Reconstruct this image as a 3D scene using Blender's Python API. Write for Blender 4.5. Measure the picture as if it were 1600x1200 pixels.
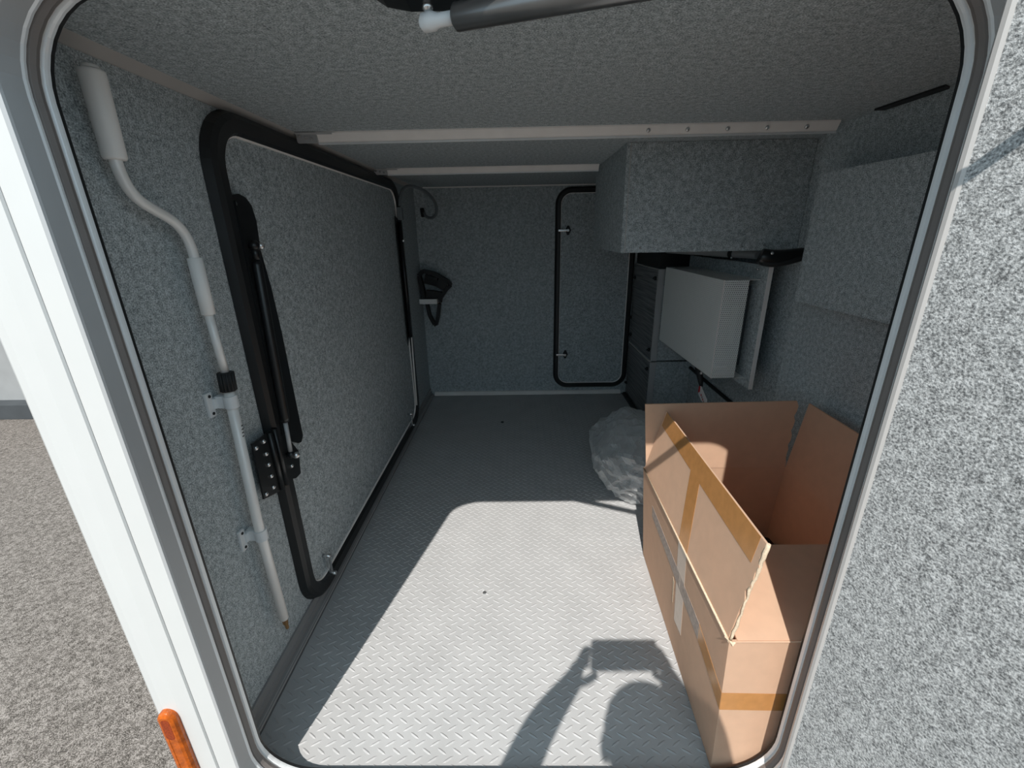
import bpy, bmesh, math, random
from mathutils import Vector, Matrix, noise
random.seed(7)
for _o in list(bpy.data.objects): bpy.data.objects.remove(_o)
scene = bpy.context.scene
COL = scene.collection
R = math.radians

# ------------------------------------------------------------------ camera
cam_d = bpy.data.cameras.new('camera'); cam = bpy.data.objects.new('camera', cam_d); COL.objects.link(cam)
cam_d.sensor_width = 36.0; cam_d.lens = 36.0 * 670.66 / 1600.0
cam_d.clip_start = 0.01; cam_d.clip_end = 200
_p, _ro, _ya = R(19.374), R(-1.091), R(-1.007)
_f = Vector((math.sin(_ya)*math.cos(_p), math.cos(_ya)*math.cos(_p), -math.sin(_p)))
_r = Vector((math.cos(_ya), -math.sin(_ya), 0)); _u = _r.cross(_f)
_r2 = _r*math.cos(_ro) + _u*math.sin(_ro); _u2 = _u*math.cos(_ro) - _r*math.sin(_ro)
_m = Matrix((_r2, _u2, -_f)).transposed().to_4x4(); _m.translation = (0, 0, 1.0)
cam.matrix_world = _m
scene.camera = cam

# ------------------------------------------------------------------ sky, sun, exposure
SUN_AZ, SUN_EL = R(14.5), R(51.3)
SUN_DIR = Vector((math.sin(SUN_AZ)*math.cos(SUN_EL), math.cos(SUN_AZ)*math.cos(SUN_EL), -math.sin(SUN_EL)))
world = bpy.data.worlds.new('sky'); scene.world = world; world.use_nodes = True
wn = world.node_tree; bg = wn.nodes['Background']
bg.inputs[0].default_value = (0.64, 0.86, 1.0, 1); bg.inputs[1].default_value = 1.1
sun_d = bpy.data.lights.new('sun', 'SUN'); sun_d.energy = 5.0; sun_d.angle = R(0.53); sun_d.color = (1.0, 0.96, 0.90)
sun = bpy.data.objects.new('sun', sun_d); COL.objects.link(sun)
sun.rotation_mode = 'QUATERNION'; sun.rotation_quaternion = SUN_DIR.to_track_quat('-Z', 'Y'); sun.location = (-1, -4, 6)
scene.cycles.max_bounces = 16; scene.cycles.diffuse_bounces = 12; scene.cycles.transparent_max_bounces = 16
vs = scene.view_settings
vs.view_transform = 'Standard'; vs.look = 'None'; vs.gamma = 1.0; vs.use_curve_mapping = False; vs.exposure = 0.0

# ------------------------------------------------------------------ materials
def new_mat(name):
    m = bpy.data.materials.new(name); m.use_nodes = True
    return m, m.node_tree, m.node_tree.nodes['Principled BSDF']
def mat(name, col, rough=0.5, metal=0.0, var=0.0, vscale=20.0, bump=0.0, bscale=200.0, spec=0.5, **kw):
    m, nt, b = new_mat(name)
    b.inputs['Roughness'].default_value = rough; b.inputs['Metallic'].default_value = metal
    b.inputs['Specular IOR Level'].default_value = spec
    for k, v in kw.items(): b.inputs[k].default_value = v
    tc = nt.nodes.new('ShaderNodeTexCoord')
    n = nt.nodes.new('ShaderNodeTexNoise'); n.inputs['Scale'].default_value = vscale; n.inputs['Detail'].default_value = 3
    nt.links.new(tc.outputs['Object'], n.inputs['Vector'])
    rp = nt.nodes.new('ShaderNodeValToRGB'); rp.color_ramp.elements[0].position = 0.3; rp.color_ramp.elements[1].position = 0.7
    rp.color_ramp.elements[0].color = [c*(1-var) for c in col] + [1]; rp.color_ramp.elements[1].color = [min(1, c*(1+var)) for c in col] + [1]
    nt.links.new(n.outputs['Fac'], rp.inputs['Fac']); nt.links.new(rp.outputs['Color'], b.inputs['Base Color'])
    if bump:
        n2 = nt.nodes.new('ShaderNodeTexNoise'); n2.inputs['Scale'].default_value = bscale; n2.inputs['Detail'].default_value = 2
        nt.links.new(tc.outputs['Object'], n2.inputs['Vector'])
        bp = nt.nodes.new('ShaderNodeBump'); bp.inputs['Strength'].default_value = bump; bp.inputs['Distance'].default_value = 0.002
        nt.links.new(n2.outputs['Fac'], bp.inputs['Height']); nt.links.new(bp.outputs['Normal'], b.inputs['Normal'])
    return m
def speckle(name, dark, mid, light, scale, scale2, rough=1.0, bump=0.3, stretch=(1, 1, 1), lo=0.36, hi=0.64):
    m, nt, b = new_mat(name)
    b.inputs['Roughness'].default_value = rough; b.inputs['Specular IOR Level'].default_value = 0.1
    tc = nt.nodes.new('ShaderNodeTexCoord'); mp = nt.nodes.new('ShaderNodeMapping'); mp.inputs['Scale'].default_value = stretch
    nt.links.new(tc.outputs['Object'], mp.inputs['Vector'])
    n = nt.nodes.new('ShaderNodeTexNoise'); n.inputs['Scale'].default_value = scale; n.inputs['Detail'].default_value = 2.5; n.inputs['Roughness'].default_value = 0.6
    n2 = nt.nodes.new('ShaderNodeTexNoise'); n2.inputs['Scale'].default_value = scale2; n2.inputs['Detail'].default_value = 2
    nt.links.new(mp.outputs['Vector'], n.inputs['Vector']); nt.links.new(mp.outputs['Vector'], n2.inputs['Vector'])
    mx = nt.nodes.new('ShaderNodeMath'); mx.operation = 'MULTIPLY_ADD'; mx.inputs[1].default_value = 0.28; 
    nt.links.new(n2.outputs['Fac'], mx.inputs[0])
    mx0 = nt.nodes.new('ShaderNodeMath'); mx0.operation = 'MULTIPLY'; mx0.inputs[1].default_value = 0.72
    nt.links.new(n.outputs['Fac'], mx0.inputs[0]); nt.links.new(mx0.outputs[0], mx.inputs[2])
    rp = nt.nodes.new('ShaderNodeValToRGB'); e = rp.color_ramp.elements
    e[0].position = lo; e[0].color = list(dark)+[1]; e[1].position = hi; e[1].color = list(light)+[1]
    k = e.new(0.5); k.color = list(mid)+[1]
    nt.links.new(mx.outputs[0], rp.inputs['Fac']); nt.links.new(rp.outputs['Color'], b.inputs['Base Color'])
    if bump:
        bp = nt.nodes.new('ShaderNodeBump'); bp.inputs['Strength'].default_value = bump; bp.inputs['Distance'].default_value = 0.003
        nt.links.new(n.outputs['Fac'], bp.inputs['Height']); nt.links.new(bp.outputs['Normal'], b.inputs['Normal'])
    return m
M = {}
M['carpet'] = speckle('grey_felt_carpet', (0.185, 0.212, 0.222), (0.405, 0.450, 0.465), (0.665, 0.72, 0.74), 410, 95, bump=0.15, lo=0.37, hi=0.63)
M['carpet_door'] = speckle('grey_felt_door_lining', (0.13, 0.133, 0.135), (0.36, 0.365, 0.365), (0.62, 0.625, 0.625), 400, 100, bump=0.4)
M['mat'] = mat('grey_rubber_mat', (0.440, 0.440, 0.442), 0.55, var=0.05, vscale=9, bump=0.08, bscale=900)
M['white'] = mat('white_gelcoat', (0.64, 0.64, 0.63), 0.25, var=0.01)
M['alu'] = mat('satin_aluminium', (0.92, 0.88, 0.85), 0.45, 0.0, var=0.03)
M['alu_lip'] = mat('pale_anodised_lip', (0.84, 0.86, 0.87), 0.35, 0.2, var=0.02)
M['alu_dark'] = mat('grey_painted_frame', (0.44, 0.445, 0.45), 0.4, 0.1, var=0.02)
M['door_edge'] = mat('beige_grey_door_edge', (0.50, 0.48, 0.465), 0.4, 0.1, var=0.02)
M['strip'] = mat('grey_brown_corner_strip', (0.46, 0.44, 0.42), 0.8, var=0.04)
M['strut'] = mat('gloss_black_strut', (0.20, 0.20, 0.20), 0.28, 0.75, var=0.1)
M['floor_profile'] = mat('grey_floor_profile', (0.30, 0.30, 0.30), 0.4, 0.1, var=0.03)
M['trim_grey'] = mat('dark_grey_floor_profile', (0.12, 0.13, 0.14), 0.45, 0.2, var=0.05)
M['rubber'] = mat('black_rubber', (0.012, 0.013, 0.014), 0.45, var=0.1)
M['seal'] = mat('brown_grey_rubber_seal', (0.185, 0.165, 0.155), 0.55, var=0.06)
M['black'] = mat('black_coated_steel', (0.010, 0.011, 0.012), 0.30, var=0.1)
M['black_matte'] = mat('black_plastic', (0.012, 0.013, 0.014), 0.6, var=0.1)
M['chrome'] = mat('zinc_plated_steel', (0.75, 0.75, 0.75), 0.25, 0.9, var=0.03)
M['grip'] = mat('pale_grey_plastic_grip', (0.90, 0.88, 0.85), 0.45, var=0.02)
M['rod'] = mat('pale_grey_lacquered_rod', (0.90, 0.88, 0.85), 0.35, 0.1, var=0.02)
M['clip'] = mat('light_grey_clip_plastic', (0.75, 0.77, 0.78), 0.4, var=0.02)
M['brass'] = mat('brass', (0.55, 0.30, 0.12), 0.35, 0.8, var=0.1)
M['kraft'] = mat('kraft_cardboard', (0.78, 0.54, 0.385), 0.85, var=0.04, vscale=40, bump=0.05, bscale=300, spec=0.1)
def add_translucency(m, col, fac):
    nt = m.node_tree; b = nt.nodes['Principled BSDF']; t = nt.nodes.new('ShaderNodeBsdfTranslucent'); t.inputs[0].default_value = (*col, 1)
    mx = nt.nodes.new('ShaderNodeMixShader'); mx.inputs[0].default_value = fac
    nt.links.new(b.outputs[0], mx.inputs[1]); nt.links.new(t.outputs[0], mx.inputs[2]); nt.links.new(mx.outputs[0], nt.nodes['Material Output'].inputs['Surface'])
add_translucency(M['kraft'], (0.92, 0.71, 0.55), 0.32)
M['kraft_edge'] = mat('torn_cardboard_edge', (0.66, 0.52, 0.38), 0.95, var=0.15, vscale=300, spec=0.05)
M['tape'] = mat('brown_packing_tape', (0.50, 0.235, 0.08), 0.22, var=0.08, vscale=60)
M['tape_clear'] = mat('greyish_clear_tape', (0.56, 0.41, 0.31), 0.22, var=0.06, vscale=60)
M['grey_ink'] = mat('faded_grey_print', (0.42, 0.33, 0.28), 0.8, var=0.25, vscale=120)
M['amber'] = mat('amber_lens', (0.45, 0.09, 0.004), 0.12, var=0.35, vscale=90, bump=0.4, bscale=350)
M['amber_dark'] = mat('amber_reflector_field', (0.27, 0.035, 0.003), 0.2, var=0.3, vscale=400)
M['red'] = mat('red_print', (0.55, 0.02, 0.03), 0.5)
M['paper'] = mat('white_label_paper', (0.78, 0.76, 0.76), 0.6, var=0.02)
M['white_band'] = mat('white_plastic_band', (0.93, 0.92, 0.90), 0.5)
M['pipe'] = mat('grey_plastic_pipe', (0.45, 0.45, 0.45), 0.4, var=0.03)
M['hose'] = mat('grey_corrugated_hose', (0.17, 0.19, 0.20), 0.5, var=0.05)
M['skin'] = mat('skin', (0.55, 0.33, 0.24), 0.5, var=0.06, vscale=30)
M['shirt'] = mat('dark_blue_cotton', (0.05, 0.07, 0.12), 0.9, var=0.1)
M['trousers'] = mat('grey_denim', (0.10, 0.10, 0.11), 0.9, var=0.1)
M['hair'] = mat('dark_brown_hair', (0.04, 0.025, 0.018), 0.6, var=0.2, vscale=200)
M['phone'] = mat('black_glass', (0.01, 0.01, 0.012), 0.1)
M['render'] = mat('grey_rendered_wall', (0.30, 0.30, 0.30), 0.9, var=0.06, vscale=6)
M['plinth'] = mat('dark_plinth_paint', (0.055, 0.06, 0.065), 0.8, var=0.1, vscale=6)
M['asphalt'] = speckle('asphalt', (0.055, 0.047, 0.041), (0.160, 0.138, 0.122), (0.33, 0.29, 0.262), 270, 60, bump=0.35, lo=0.40, hi=0.60)

def laminate():
    m, nt, b = new_mat('grey_wood_grain_laminate'); b.inputs['Roughness'].default_value = 0.55
    tc = nt.nodes.new('ShaderNodeTexCoord'); mp = nt.nodes.new('ShaderNodeMapping'); mp.inputs['Scale'].default_value = (1, 3, 110)
    n = nt.nodes.new('ShaderNodeTexNoise'); n.inputs['Scale'].default_value = 1.2; n.inputs['Detail'].default_value = 5
    rp = nt.nodes.new('ShaderNodeValToRGB'); e = rp.color_ramp.elements
    e[0].position = .35; e[0].color = (.10, .105, .11, 1); e[1].position = .65; e[1].color = (.26, .265, .27, 1)
    nt.links.new(tc.outputs['Object'], mp.inputs['Vector']); nt.links.new(mp.outputs['Vector'], n.inputs['Vector'])
    nt.links.new(n.outputs['Fac'], rp.inputs['Fac']); nt.links.new(rp.outputs['Color'], b.inputs['Base Color'])
    return m
M['laminate'] = laminate()
def perforated():
    m, nt, b = new_mat('perforated_sheet_metal')
    b.inputs['Base Color'].default_value = (.90, .91, .89, 1); b.inputs['Metallic'].default_value = .0; b.inputs['Roughness'].default_value = .5
    uv = nt.nodes.new('ShaderNodeUVMap'); sp = nt.nodes.new('ShaderNodeSeparateXYZ'); nt.links.new(uv.outputs['UV'], sp.inputs[0])
    def math_(op, a, b_=None):
        n = nt.nodes.new('ShaderNodeMath'); n.operation = op
        for i, v in enumerate((a, b_)):
            if v is None: continue
            if isinstance(v, (int, float)): n.inputs[i].default_value = v
            else: nt.links.new(v, n.inputs[i])
        return n.outputs[0]
    P = 1/0.0068
    v = math_('MULTIPLY', sp.outputs[1], P*1.0); row = math_('FLOOR', v)
    off = math_('MULTIPLY', math_('MODULO', row, 2.0), 0.5)
    u = math_('ADD', math_('MULTIPLY', sp.outputs[0], P), off)
    fu = math_('SUBTRACT', math_('FRACT', u), 0.5); fv = math_('SUBTRACT', math_('FRACT', v), 0.5)
    d2 = math_('ADD', math_('MULTIPLY', fu, fu), math_('MULTIPLY', fv, fv))
    hole = math_('LESS_THAN', d2, 0.27**2)
    tr = nt.nodes.new('ShaderNodeBsdfTransparent'); mx = nt.nodes.new('ShaderNodeMixShader')
    nt.links.new(hole, mx.inputs[0]); nt.links.new(b.outputs[0], mx.inputs[1]); nt.links.new(tr.outputs[0], mx.inputs[2])
    nt.links.new(mx.outputs[0], nt.nodes['Material Output'].inputs['Surface'])
    return m
M['perf'] = perforated()
def plastic_film():
    m, nt, b = new_mat('clear_plastic_film')
    b.inputs['Base Color'].default_value = (.80, .81, .81, 1); b.inputs['Roughness'].default_value = .18
    tr = nt.nodes.new('ShaderNodeBsdfTransparent'); mx = nt.nodes.new('ShaderNodeMixShader')
    lw = nt.nodes.new('ShaderNodeLayerWeight'); lw.inputs[0].default_value = .40
    mr = nt.nodes.new('ShaderNodeMapRange'); mr.inputs[3].default_value = .20; mr.inputs[4].default_value = .80
    nt.links.new(lw.outputs['Facing'], mr.inputs[0]); nt.links.new(mr.outputs[0], mx.inputs[0])
    nt.links.new(tr.outputs[0], mx.inputs[1]); nt.links.new(b.outputs[0], mx.inputs[2])
    nt.links.new(mx.outputs[0], nt.nodes['Material Output'].inputs['Surface'])
    return m
M['film'] = plastic_film()

# ------------------------------------------------------------------ mesh helpers (all shapes given in metres in the place's own axes)
class B:
    """collects shapes; build() links them as one mesh object"""
    def __init__(s): s.v, s.f, s.mi, s.smooth = [], [], [], []
    def add(s, vs, fs, mi=0, smooth=False):
        k = len(s.v); s.v += [tuple(p) for p in vs]
        for f in fs: s.f.append([i+k for i in f]); s.mi.append(mi); s.smooth.append(smooth)
        return s
    def box(s, a, b, bev=0.0, mi=0):
        (x0, y0, z0), (x1, y1, z1) = a, b
        x0, x1 = min(x0, x1), max(x0, x1); y0, y1 = min(y0, y1), max(y0, y1); z0, z1 = min(z0, z1), max(z0, z1)
        if not bev:
            vs = [(x, y, z) for x in (x0, x1) for y in (y0, y1) for z in (z0, z1)]
            return s.add(vs, [(0, 1, 3, 2), (4, 6, 7, 5), (0, 4, 5, 1), (2, 3, 7, 6), (0, 2, 6, 4), (1, 5, 7, 3)], mi)
        bm = bmesh.new(); bmesh.ops.create_cube(bm, size=1)
        for v in bm.verts: v.co = Vector(((x0+x1)/2+v.co.x*(x1-x0), (y0+y1)/2+v.co.y*(y1-y0), (z0+z1)/2+v.co.z*(z1-z0)))
        bmesh.ops.bevel(bm, geom=bm.edges[:], offset=bev, segments=2, affect='EDGES', profile=0.7)
        bm.verts.index_update()
        s.add([v.co[:] for v in bm.verts], [[v.index for v in f.verts] for f in bm.faces], mi); bm.free(); return s
    def tube(s, pts, r, n=14, mi=0, cap=True, closed=False):
        pts = [Vector(p) for p in pts]; rs = r if isinstance(r, (list, tuple)) else [r]*len(pts)
        N = len(pts); vs, fs = [], []
        t0 = (pts[1]-pts[0]).normalized(); ref = Vector((0, 0, 1)) if abs(t0.z) < .9 else Vector((0, 1, 0))
        nrm = (ref - t0*ref.dot(t0)).normalized()
        for i, p in enumerate(pts):
            if closed: t = (pts[(i+1) % N]-pts[i-1]).normalized()
            else:
                t = Vector((0, 0, 0))
                if i: t += (pts[i]-pts[i-1]).normalized()
                if i < N-1: t += (pts[i+1]-pts[i]).normalized()
                t.normalize()
            nrm = (nrm - t*nrm.dot(t)).normalized(); bn = t.cross(nrm)
            for k in range(n):
                a = 2*math.pi*k/n; vs.append(p + (nrm*math.cos(a)+bn*math.sin(a))*rs[i])
        for i in range(N if closed else N-1):
            j = (i+1) % N
            for k in range(n): fs.append((i*n+k, i*n+(k+1) % n, j*n+(k+1) % n, j*n+k))
        s.add(vs, fs, mi, True)
        if cap and not closed:
            s.add(vs[:n], [tuple(reversed(range(n)))], mi); s.add(vs[-n:], [tuple(range(n))], mi)
        return s
    def cyl(s, a, b, r, n=16, mi=0, bev=0.0):
        a, b = Vector(a), Vector(b); d = (b-a).normalized()
        if bev: return s.tube([a, a+d*bev*.3, a+d*bev, b-d*bev, b-d*bev*.3, b], [r-bev, r-bev*.3, r, r, r-bev*.3, r-bev], n, mi)
        return s.tube([a, b], r, n, mi)
    def prism(s, poly, ext, mi=0, bev=0.0):
        """poly: 3-D points of a planar outline, ext: extrusion vector"""
        e = Vector(ext); P = [Vector(p) for p in poly]; n = len(P)
        vs = P + [p+e for p in P]
        fs = [tuple(range(n)), tuple(reversed(range(n, 2*n)))] + [(i, n+i, n+(i+1) % n, (i+1) % n) for i in range(n)]
        return s.add(vs, fs, mi)
    def sphere(s, c, r, mi=0, u=14, v=8):
        c = Vector(c); r = Vector(r) if not isinstance(r, (int, float)) else Vector((r, r, r)); vs, fs = [], []
        for i in range(v+1):
            th = math.pi*i/v
            for k in range(u):
                ph = 2*math.pi*k/u; vs.append(c+Vector((r.x*math.sin(th)*math.cos(ph), r.y*math.sin(th)*math.sin(ph), r.z*math.cos(th))))
        for i in range(v):
            for k in range(u): fs.append((i*u+k, (i+1)*u+k, (i+1)*u+(k+1) % u, i*u+(k+1) % u))
        return s.add(vs, fs, mi, True)
    def build(s, name, material, parent=None, origin=None, fix=True):
        ms = material if isinstance(material, (list, tuple)) else [material]
        if parent is not None: o0 = WLOC[parent.name]
        elif origin is not None: o0 = Vector(origin)
        else:
            xs = [[p[i] for p in s.v] for i in range(3)]
            o0 = Vector(((min(xs[0])+max(xs[0]))/2, (min(xs[1])+max(xs[1]))/2, min(xs[2])))
        me = bpy.data.meshes.new(name); me.from_pydata([(Vector(p)-o0)[:] for p in s.v], [], s.f)
        for m_ in ms: me.materials.append(M[m_] if isinstance(m_, str) else m_)
        for p, mi, sm in zip(me.polygons, s.mi, s.smooth): p.material_index = mi; p.use_smooth = sm
        if fix:
            bm = bmesh.new(); bm.from_mesh(me); bmesh.ops.remove_doubles(bm, verts=bm.verts, dist=1e-6)
            bmesh.ops.recalc_face_normals(bm, faces=bm.faces); bm.to_mesh(me); bm.free()
        me.update()
        o = bpy.data.objects.new(name, me); COL.objects.link(o)
        if parent is not None: o.parent = parent
        else: o.location = o0
        WLOC[o.name] = o0
        return o
WLOC = {}
def tag(o, label, cat, group=None, kind=None):
    o['label'] = label
    o['category'] = cat
    if group: o['group'] = group
    if kind: o['kind'] = kind
    return o
def thing(name, loc, label, cat, group=None, kind=None):
    o = bpy.data.objects.new(name, None); COL.objects.link(o); o.location = loc; o.empty_display_size = .05
    WLOC[o.name] = Vector(loc); return tag(o, label, cat, group, kind)

def rrect(u0, u1, v0, v1, r, n=10):
    pts = []
    for cu, cv, a0 in ((u1-r, v1-r, 0), (u0+r, v1-r, 90), (u0+r, v0+r, 180), (u1-r, v0+r, 270)):
        for k in range(n+1):
            a = R(a0 + 90*k/n); pts.append((cu+r*math.cos(a), cv+r*math.sin(a)))
    return pts
def rings(b, rects, place, closed_profile=False, mi=0, smooth=False):
    """rects: list of (u0,u1,v0,v1,r,w): rounded rectangles joined one to the next; place(u,v,w)->xyz"""
    L = []
    for (u0, u1, v0, v1, r, w) in rects: L.append([place(u, v, w) for u, v in rrect(u0, u1, v0, v1, r)])
    n = len(L[0]); vs = [p for ring in L for p in ring]; fs = []
    m = len(L)
    for i in range(m if closed_profile else m-1):
        j = (i+1) % m
        for k in range(n): fs.append((i*n+k, i*n+(k+1) % n, j*n+(k+1) % n, j*n+k))
    b.add(vs, fs, mi, smooth); return b
def band(rect, prof, place, mi=0, b=None, smooth=False):
    """sweep a closed profile [(outward offset, w)...] round a rounded rectangle (u0,u1,v0,v1,r)"""
    b = b or B(); u0, u1, v0, v1, r = rect
    return rings(b, [(u0-o, u1+o, v0-o, v1+o, max(.004, r+o), w) for o, w in prof], place, True, mi, smooth)
def panel(rect, w0, w1, place, b=None, mi=0):
    b = b or B(); u0, u1, v0, v1, r = rect; q = rrect(u0, u1, v0, v1, r); n = len(q)
    vs = [place(u, v, w0) for u, v in q] + [place(u, v, w1) for u, v in q]
    return b.add(vs, [tuple(range(n)), tuple(reversed(range(n, 2*n)))] + [(i, n+i, n+(i+1) % n, (i+1) % n) for i in range(n)], mi)

XL, XR, XR2, YF, YB, ZC = -0.585, 0.845, 0.91, 0.537, 2.65, 1.253
YW = 0.4826                                    # outer skin of the vehicle side
OPEN = (-0.500, 0.468, 0.017, 1.241, 0.100)   # the loading hatch opening (x0,x1,z0,z1,radius)
fx = lambda u, v, w: (u, w, v)                # rectangles lying in x-z, depth along y
lx = lambda u, v, w: (w, u, v)                # rectangles lying in y-z, depth along x

# ------------------------------------------------------------------ setting: shell of the garage
tag(B().box((XL-.02, YF, -.045), (XR2+.02, YB+.03, -.005)).build('floor', 'trim_grey'), 'grey floor board under the ribbed mat', 'floor', kind='structure')
tag(B().box((XL-.02, YF, ZC), (XR2+.02, YB+.03, ZC+.03)).build('ceiling', 'carpet'), 'grey felt covered ceiling of the storage bay', 'ceiling', kind='structure')
tag(B().box((XL-.02, YF, -.045), (XL, YB+.03, ZC+.03)).build('wall_left', 'carpet'), 'grey felt covered wall behind the awning crank', 'wall', kind='structure')
tag(B().box((XL, YB, -.045), (XR2+.02, YB+.03, ZC+.03)).build('wall_back', 'carpet'), 'dark grey felt covered far wall', 'wall', kind='structure')
wr = thing('wall_right', (XR, 1.6, 0), 'grey felt covered wall beside the cardboard box', 'wall', kind='structure')
B().box((XR, YF, -.045), (XR2+.02, 1.335, ZC+.03)).build('front_section', 'carpet', wr)
B().box((XR2, 1.335, -.045), (XR2+.02, YB, ZC+.03)).build('rear_section', 'carpet', wr)
for (y, z) in ((1.316, 1.176), (1.314, .652)):
    B().cyl((XR-.0025, y, z), (XR, y, z), .013, 20).build('screw_cap', 'trim_grey' if 0 else 'carpet', wr)
# slot in the top of the right wall
B().prism([(.842, 1.14, 1.2525), (.842, .985, 1.2525), (.820, .97, 1.2525), (.818, 1.14, 1.2525)], (0, 0, -.004)).build('dark_slot', 'black_matte', wr)

# outer side wall with the rounded opening
b = B(); W0, W1, V0, V1 = -.536, 2.6, -.30, 2.1
def wall_with_hole(b, y0, y1):
    q = rrect(*OPEN, n=10); n = len(q)
    def out(p):
        cx, cz = (OPEN[0]+OPEN[1])/2, (OPEN[2]+OPEN[3])/2
        return p
    vs, fs = [], []
    corner = [(W1, V1), (W0, V1), (W0, V0), (W1, V0)]
    for y in (y0, y1):
        base = len(vs)
        vs += [(u, y, v) for u, v in q] + [(u, y, v) for u, v in corner]
        for c in range(4):
            s = c*11
            for k in range(10): fs.append((base+s+k, base+s+k+1, base+n+c))
            nx = ((c+1) % 4)
            fs.append((base+s+10, base+(nx*11) % n, base+n+nx, base+n+c))
    m = n+4
    for k in range(n): fs.append((k, (k+1) % n, m+(k+1) % n, m+k))
    for c in range(4): fs.append((n+c, n+(c+1) % 4, m+n+(c+1) % 4, m+n+c))
    b.add(vs, fs)
wall_with_hole(b, YW, YF)
wf = b.build('wall_front', 'white'); tag(wf, 'white side wall of the vehicle around the loading hatch', 'wall', kind='structure')
# inner felt lining round the opening
b = B(); q = OPEN
rings(b, [(q[0], q[1], q[2], q[3], q[4], YF+.001), (XL+.001, XR-.001, -.004, ZC-.001, .012, YF+.001)], fx); b.build('inner_lining', 'carpet', wf)
# rear corner profile of the body (curved), a step left of the seam
b = B(); prof = [(-.5365, YW+.002), (-.5365, YW-.0005), (-.538, YW-.003), (-.562, YW-.005), (-.588, YW-.0045), (-.602, YW-.001), (-.612, YW+.006), (-.6195, YW+.016), (-.6240, YW+.030), (-.626, YW+.055), (-.627, YB+.06), (XL-.018, YB+.06), (XL-.018, YF+.001), (-.5365, YF+.001)]
n = len(prof); b.add([(x, y, V0) for x, y in prof] + [(x, y, V1) for x, y in prof], [tuple(range(n)), tuple(reversed(range(n, 2*n)))] + [(i, (i+1) % n, n+(i+1) % n, n+i) for i in range(n)])
b.build('corner_panel', 'white', wf)
B().box((XL-.015, YB+.03, V0), (W1, YB+.06, V1)).build('far_skin', 'white', wf)
B().box((-.5376, YW+.0006, V0), (-.5356, YW+.004, V1)).build('seam_joint', 'strip', wf)

# ------------------------------------------------------------------ frame of the loading hatch
fr = thing('trim_1', (0, .50, 0), 'grey aluminium and rubber frame round the loading hatch', 'hatch frame', kind='structure')
O = OPEN
band(O, [(.006, .4820), (-.001, .4805), (-.0018, .483), (-.0018, .5055), (.006, .5055)], fx).build('outer_frame', 'alu_dark', fr)
band(O, [(.006, .5050), (-.0018, .5055), (-.0026, .508), (-.002, .511), (.006, .5115)], fx).build('bead', 'alu_lip', fr)
band(O, [(.006, .5115), (.002, .5115), (-.002, .514), (-.0035, .519), (-.002, .524), (.002, .526), (.006, .526)], fx).build('rubber_seal', 'seal', fr)
band(O, [(.006, .5270), (.000, .5270), (-.0022, .5282), (-.0028, .5310), (-.0028, .5340), (-.0015, .5352), (.006, .5355)], fx).build('inner_lip', 'alu_lip', fr)
band(O, [(.006, .5355), (-.0015, .5358), (-.0015, .5395), (.012, .5395), (.012, .5385), (.006, .538)], fx).build('gasket', 'rubber', fr)

# ------------------------------------------------------------------ ground outside
tag(B().box((-40, -30, -.66), (40, 40, -.62)).build('ground', 'asphalt'), 'sunlit grey brown asphalt outside the vehicle', 'asphalt', kind='structure')
bw = thing('building_wall', (-8, 3.8, -.62), 'grey rendered wall with dark base across the asphalt', 'wall', kind='structure')
B().box((-16, 3.9, -.47), (-3.2, 4.4, 2.4)).build('render', 'render', bw)
B().box((-16, 3.76, -.62), (-3.2, 4.4, -.47), .006).build('plinth', 'plinth', bw)
for x in (-11, -7.5, -4.6): 
    B().box((x-.5, 3.885, .55), (x+.5, 3.9, 1.7)).build('window_pane', 'phone', bw)

# ------------------------------------------------------------------ floor trims
t2 = thing('trim_2', (XL, 1.6, 0), 'dark grey stepped floor profile along the crank wall', 'floor trim', kind='structure')
pts = [(XL, 0, .046), (XL+.005, 0, .046), (XL+.006, 0, .026), (XL+.009, 0, .024), (XL+.010, 0, .010), (XL+.021, 0, .007), (XL+.022, 0, -.004), (XL, 0, -.004)]
B().prism([(x, YF+.002, z) for x, y, z in pts], (0, YB-YF-.004, 0)).build('profile', 'floor_profile', t2)
B().prism([(XL+.016, YF+.002, .0085), (XL+.0225, YF+.002, .006), (XL+.0225, YF+.002, .0045), (XL+.016, YF+.002, .007)], (0, YB-YF-.004, 0)).build('edge_line', 'door_edge', t2)
t3 = B().prism([(XL+.03, YB, .022), (XL+.03, YB-.012, .020), (XL+.03, YB-.024, .004), (XL+.03, YB-.024, 0), (XL+.03, YB, 0)], (1.215, 0, 0)).build('trim_3', 'alu')
tag(t3, 'pale aluminium floor strip at the foot of the far wall', 'floor trim', kind='structure')
t4 = B().prism([(.688, 2.62, .0), (.668, 2.62, .0), (.672, 2.62, .012), (.688, 2.62, .016)], (0, -1.27, 0)).build('trim_4', 'rubber')
tag(t4, 'black rubber strip along the foot of the grey cabinet', 'floor trim', kind='structure')

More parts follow.
